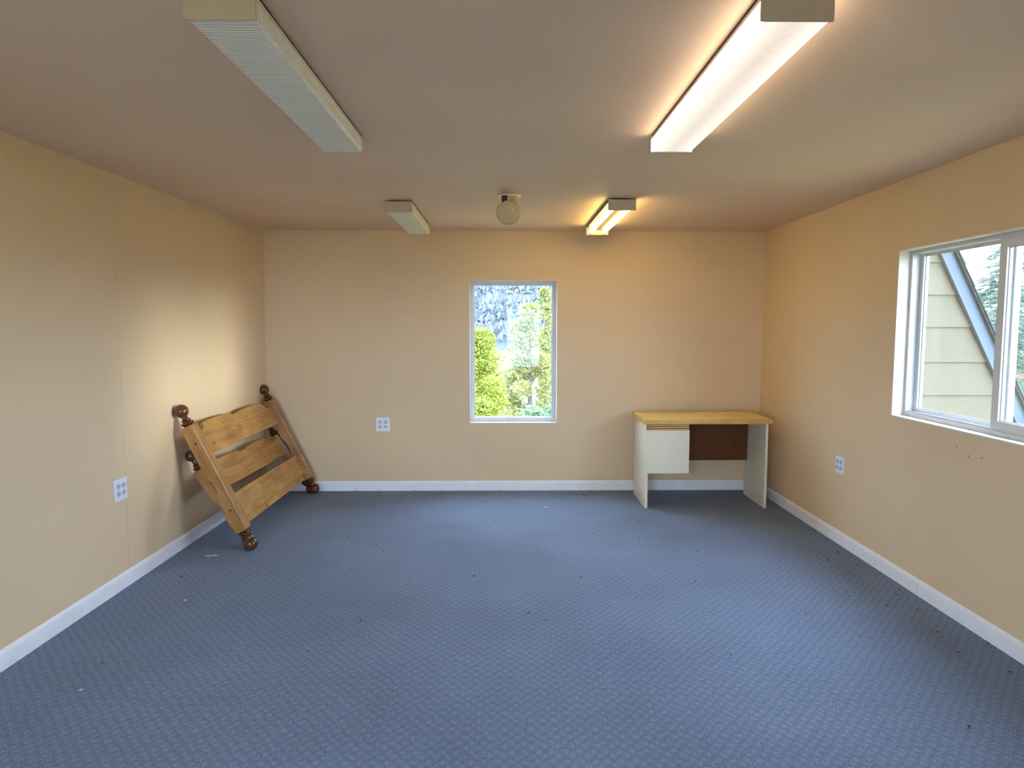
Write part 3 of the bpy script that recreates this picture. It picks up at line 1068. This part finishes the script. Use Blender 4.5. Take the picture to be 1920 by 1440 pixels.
mb.build('floor_crumbs', M['crumb'], None, kind='stuff', label='dark crumbs and dead bugs scattered over the carpet', category='debris')
# one small white hook left on the right wall beside the desk
MB().tube([(XR(5.40, .36) - .001, 5.40, .375), (XR(5.40, .36) - .008, 5.405, .365), (XR(5.40, .36) - .012, 5.395, .355),
           (XR(5.40, .36) - .006, 5.38, .345)], [.004, .006, .005, .003], 8).build(
    'wall_hook', M['plate'], None, smooth=True, label='tiny white hook on the right wall just beside the desk', category='hook')

# ------------------------------------------------------------------ outside: ground and hill
GZ = -2.85
MB().box((-200, -60, GZ - .2), (260, 130, GZ)).build('ground', M['grass'], kind='structure')
vs, fs = [], []
nx, ny = 40, 26
rh = random.Random(5)
for j in range(ny + 1):
    for i in range(nx + 1):
        x = -260 + 620 * i / nx
        y = 110 + 420 * j / ny
        t = max(0, (y - 118) / 400)
        z = GZ - .5 + 76 * t ** 1.15 + (rh.uniform(-1.2, 1.2) if j > 1 else 0) + 3 * math.sin(x * .035) * min(1, t * 3)
        z *= max(0.05, 1 - max(0, (x - 45)) / 60) if z > 0 else 1
        vs.append((x, y, z))
for j in range(ny):
    for i in range(nx):
        a = j * (nx + 1) + i
        fs.append((a, a + 1, a + nx + 2, a + nx + 1))
hill = raw('hill', vs, fs, M['hill'], None, smooth=True, kind='structure')


def hill_z(x, y):
    i = max(0, min(nx - 1, int((x + 260) / 620 * nx)))
    j = max(0, min(ny - 1, int((y - 110) / 420 * ny)))
    return vs[j * (nx + 1) + i][2]


tv, tf = [], []
for k in range(15000):
    y = 135 + 330 * rh.random() ** 1.15
    x = rh.uniform(-.16, .26) * y + rh.uniform(-6, 6)
    z = hill_z(x, y) - 1.0
    H = rh.uniform(1.8, 5.5)
    R = H * rh.uniform(.18, .42)
    rot = rh.random() * 6
    for tier in range(3):
        zb_ = z + H * (.12 + .26 * tier)
        zt_ = z + H * (.55 + .225 * tier)
        rr = R * (1 - .27 * tier)
        i0 = len(tv)
        for q_ in range(6):
            a = rot + q_ * PI / 3 + tier * .5
            tv.append((x + rr * math.cos(a) * rh.uniform(.5, 1.3), y + rr * math.sin(a), zb_ + H * rh.uniform(-.12, .08)))
        tv.append((x, y, zt_))
        for q_ in range(6):
            tf.append((i0 + q_, i0 + (q_ + 1) % 6, i0 + 6))
raw('hillside_forest', tv, tf, M['conifer_far'], hill, kind='stuff')


# ------------------------------------------------------------------ outside: trees
def leaf_cloud(blobs, n, size, rnd):
    """Leaf quads in the shells of many small ellipsoids."""
    V, F = [], []
    tot = sum(b[3] ** 2 for b in blobs)
    for (cx, cy, cz, r) in blobs:
        for _ in range(int(n * r * r / tot)):
            d = Vector((rnd.gauss(0, 1), rnd.gauss(0, 1), rnd.gauss(0, 1))).normalized()
            p = Vector((cx, cy, cz)) + d * r * rnd.uniform(.55, 1.05)
            a = Vector((rnd.gauss(0, 1), rnd.gauss(0, 1), rnd.gauss(0, .6))).normalized()
            b = a.orthogonal().normalized()
            s = size * rnd.uniform(.6, 1.3)
            i = len(V)
            V += [tuple(p + a * s), tuple(p + b * s * .55), tuple(p - a * s), tuple(p - b * s * .55)]
            F.append((i, i + 1, i + 2, i + 3))
    return V, F


def broadleaf(name, x, y, top_z, rad, mat, label, n=9000, size=.07, seed=1, base=GZ, slim=1.0, low=.25, cat='tree', group=None):
    rnd = random.Random(seed)
    H = top_z - base
    t = empty(name, (x, y, base), label=label, category=cat)
    if group:
        t['group'] = group
    blobs = []
    for k in range(60):
        h = low + (1 - low) * rnd.random() ** .8
        env = math.sin(PI * min(1, max(.05, (h - low) / (1 - low) * .82 + .14))) ** .7
        if slim < 1:
            env *= slim + (1 - slim) * (1 - h)
        a = rnd.random() * 2 * PI
        rr = rad * env * rnd.random() ** .5
        br = rad * rnd.uniform(.16, .34)
        blobs.append((rr * math.cos(a), rr * math.sin(a), min(H - br * .9, H * h), br))
    mb = MB()
    mb.tube([(0, 0, 0), (.03 * H * .2, 0, H * .4), (-.02, .03, H * .88)], [H * .022, H * .015, H * .004], 8)
    mb.build('trunk', M['bark'], t)
    mb = MB()
    for (bx, by, bz, br) in blobs[::2]:
        s = (0.006 * H, 0, max(H * .12, bz - rad * .5))
        mb.tube([s, (bx * .5, by * .5, (s[2] + bz) / 2 - .03), (bx, by, bz)], [H * .007, H * .005, H * .002], 5)
    mb.build('branches', M['bark'], t, kind='stuff')
    V, F = leaf_cloud(blobs, n, size, rnd)
    raw('foliage', V, F, mat, t, kind='stuff')
    return t


def spruce(x, y, top_z, rad, label, seed=1, base=GZ):
    rnd = random.Random(seed)
    H = top_z - base
    t = empty('spruce_tree', (x, y, base), label=label, category='tree')
    MB().tube([(0, 0, 0), (0, 0, H * .5), (0, 0, H * .98)], [H * .016, H * .010, H * .002], 8).build('trunk', M['bark'], t)
    V, F = [], []
    wood_ = MB()
    layers = int(H / .33)
    for L_ in range(layers):
        h = H * (.08 + .90 * L_ / layers)
        r = rad * (1 - (h / H)) ** .8 + .12
        nb = 7
        for k in range(nb):
            a = 2 * PI * k / nb + rnd.uniform(-.35, .35) + L_ * .7
            ln = r * rnd.uniform(.75, 1.15)
            d = Vector((math.cos(a), math.sin(a), 0))
            h = H * (.08 + .90 * (L_ + rnd.uniform(-1.5, 1.5)) / layers)
            side = Vector((-d.y, d.x, 0))
            if ln > .3:
                wood_.tube([(0, 0, h), tuple(d * ln * .5 + Vector((0, 0, h - .12 * ln))), tuple(d * ln + Vector((0, 0, h - .10 * ln)))],
                           [.02, .012, .004], 4)
            m_ = int(ln / .045)
            for q_ in range(m_):
                s = (q_ + rnd.random()) / m_
                p = d * ln * s + Vector((rnd.gauss(0, .03), rnd.gauss(0, .03), h - .16 * ln * math.sin(s * 2.2) + rnd.gauss(0, .07)))
                for sgn in (-1, 1):
                    wl_ = (.10 + .22 * (1 - s) * min(1, ln)) * rnd.uniform(.5, 1.2)
                    e = p + side * sgn * wl_ + d * wl_ * .6 + Vector((0, 0, -wl_ * rnd.uniform(.1, .6)))
                    w = Vector((0, 0, .016)) + d * .015
                    i = len(V)
                    V += [tuple(p - w), tuple(p + w), tuple(e + w * .5), tuple(e - w * .7)]
                    F.append((i, i + 1, i + 2, i + 3))
    wood_.build('branches', M['bark'], t, kind='stuff')
    raw('needles', V, F, M['needle'], t, kind='stuff')
    return t


# through the back window
broadleaf('broadleaf_tree', -.75, 15.0, 1.35, 1.15, M['leaf_yellow'], 'dense yellow-green tree filling the lower left of the back window',
          30000, .036, 11, low=.2)
broadleaf('poplar_tree', .72, 19.0, 2.05, 1.0, M['leaf_pale'], 'tall pale yellow-green tree in the middle of the back window', 15000, .042, 12, slim=.55, low=.2)
broadleaf('poplar_tree', 1.42, 23.0, 2.75, .62, M['leaf_pale'], 'slender treetop rising highest, near the right side of the back window', 3600, .06, 13, slim=.4, low=.2)
broadleaf('poplar_tree', 1.95, 24.0, 3.0, .55, M['leaf_teal'], 'green treetop at the right edge of the back window', 4000, .06, 14, slim=.4, low=.2)
broadleaf('shrub', .72, 12.8, -.15, .80, M['leaf_teal'], 'low grey-green shrub at the bottom of the back window', 6000, .045, 15, cat='shrub', low=.1)
broadleaf('shrub', -.95, 11.0, -.28, .62, M['leaf_yellow'], 'low yellow-green shrub at the bottom left of the back window', 5000, .045, 16, cat='shrub', low=.1)
MB().box((.4, 24, GZ), (9, 44, GZ + .03)).build('gravel_drive', M['gravel'], kind='structure')

# through the right window
spruce(10.2, 13.6, 3.35, 2.3, 'blue-green spruce beyond the gable in the right window, its tip in view', 21)
spruce(16.2, 19.3, 7.4, 3.1, 'taller spruce standing right behind the first one, seen by the window stile', 22)
broadleaf('shrub', 7.9, 9.9, -.05, .85, M['leaf_yellow'], 'bright yellow-green shrub low at the right edge of the right window', 6000, .05, 23, cat='shrub', low=.05)
sh = empty('garden_shed', (26.5, 34.0, GZ), label='small brick-red shed with grey roof seen far off in the right window', category='shed')
MB().box((-1.8, -1.4, 0), (1.8, 1.4, 2.1)).build('wall', M['red_wall'], sh)
MB().prism([(-2.1, 2.05), (2.1, 2.05), (0, 3.0)], lambda p: (p[0], -1.6, p[1]), lambda p: (p[0], 1.6, p[1])).build('roof', M['far_roof'], sh)
MB().box((-.5, -1.44, 0), (.4, -1.38, 1.8)).build('door', M['rake'], sh)

# ------------------------------------------------------------------ gable wall beside the right window
GY = 4.0
gb = empty('gable_wall', (2.3, GY, GZ), label='cream lap-sided gable wall with a steep pale blue rake board outside the right window',
           category='wall')
go = Vector((2.3, GY, GZ))
SL = (2.984 - 2.585) / (1.0406 - 1.8236)          # dX/dZ of the rake's inner edge


def rx(z):
    return 2.585 + SL * (z - 1.8236)


z_lo = -1.0
laps = [0.974 - .198 * k for k in range(9, 0, -1)] + [.974, 1.1745, 1.385, 1.577, 1.770, 1.963, 2.156, 2.349]
for z0, z1 in zip(laps, laps[1:] + [2.54]):
    x0 = 2.305
    e0, e1 = max(x0 + .02, rx(z0)), max(x0 + .01, rx(z1 + .02))
    pts = [(x0, GY - .012, z0), (e0, GY - .012, z0), (e0, GY + .006, z0), (x0, GY + .006, z0),
           (x0, GY - .002, z1 + .012), (e1, GY - .002, z1 + .012), (e1, GY + .006, z1 + .012), (x0, GY + .006, z1 + .012)]
    MB().hexa([tuple(Vector(p) - go) for p in pts]).build('siding_board', M['siding'], gb)
zl, zh = -.9, 2.62
poly = [(rx(zl), zl), (rx(zl) + .075, zl), (rx(zh) + .075, zh), (rx(zh), zh)]
MB().prism(poly, lambda p: tuple(Vector((p[0], GY - .035, p[1])) - go), lambda p: tuple(Vector((p[0], GY + .02, p[1])) - go)).build(
    'rake_board', M['rake'], gb)
poly = [(rx(zl) + .0755, zl), (rx(zl) + .086, zl), (rx(zh) + .086, zh), (rx(zh) + .0755, zh)]
MB().prism(poly, lambda p: tuple(Vector((p[0], GY - .06, p[1])) - go), lambda p: tuple(Vector((p[0], GY + 2.4, p[1])) - go)).build(
    'roof_slab', M['shingle'], gb)
k = 0
zz = zl + .05
while zz < zh - .15:
    off = .006 + .004 * ((k * 7) % 3)
    pl = [(rx(zz) + .0865, zz), (rx(zz) + .0865 + off, zz), (rx(zz + .13) + .0865 + .002, zz + .13), (rx(zz + .13) + .0865, zz + .13)]
    MB().prism(pl, lambda p: tuple(Vector((p[0], GY - .07, p[1])) - go), lambda p: tuple(Vector((p[0], GY + 2.4, p[1])) - go)).build(
        'shingle', M['shingle'], gb)
    zz += .13
    k += 1
# the body of the house under that gable, down to the ground
MB().prism([(2.31, GZ), (rx(zl) + .02, GZ), (rx(zl) + .02, zl), (rx(zh) - .03, zh), (2.31, zh)],
           lambda p: tuple(Vector((p[0], GY + .01, p[1])) - go), lambda p: tuple(Vector((p[0], GY + 2.3, p[1])) - go)).build(
    'wall_body', M['siding'], gb)
# storey below this room
MB().box((-2.2, Y0 - .1, GZ), (2.3, D + .12, -.13)).build('lower_storey', M['siding'], kind='structure')
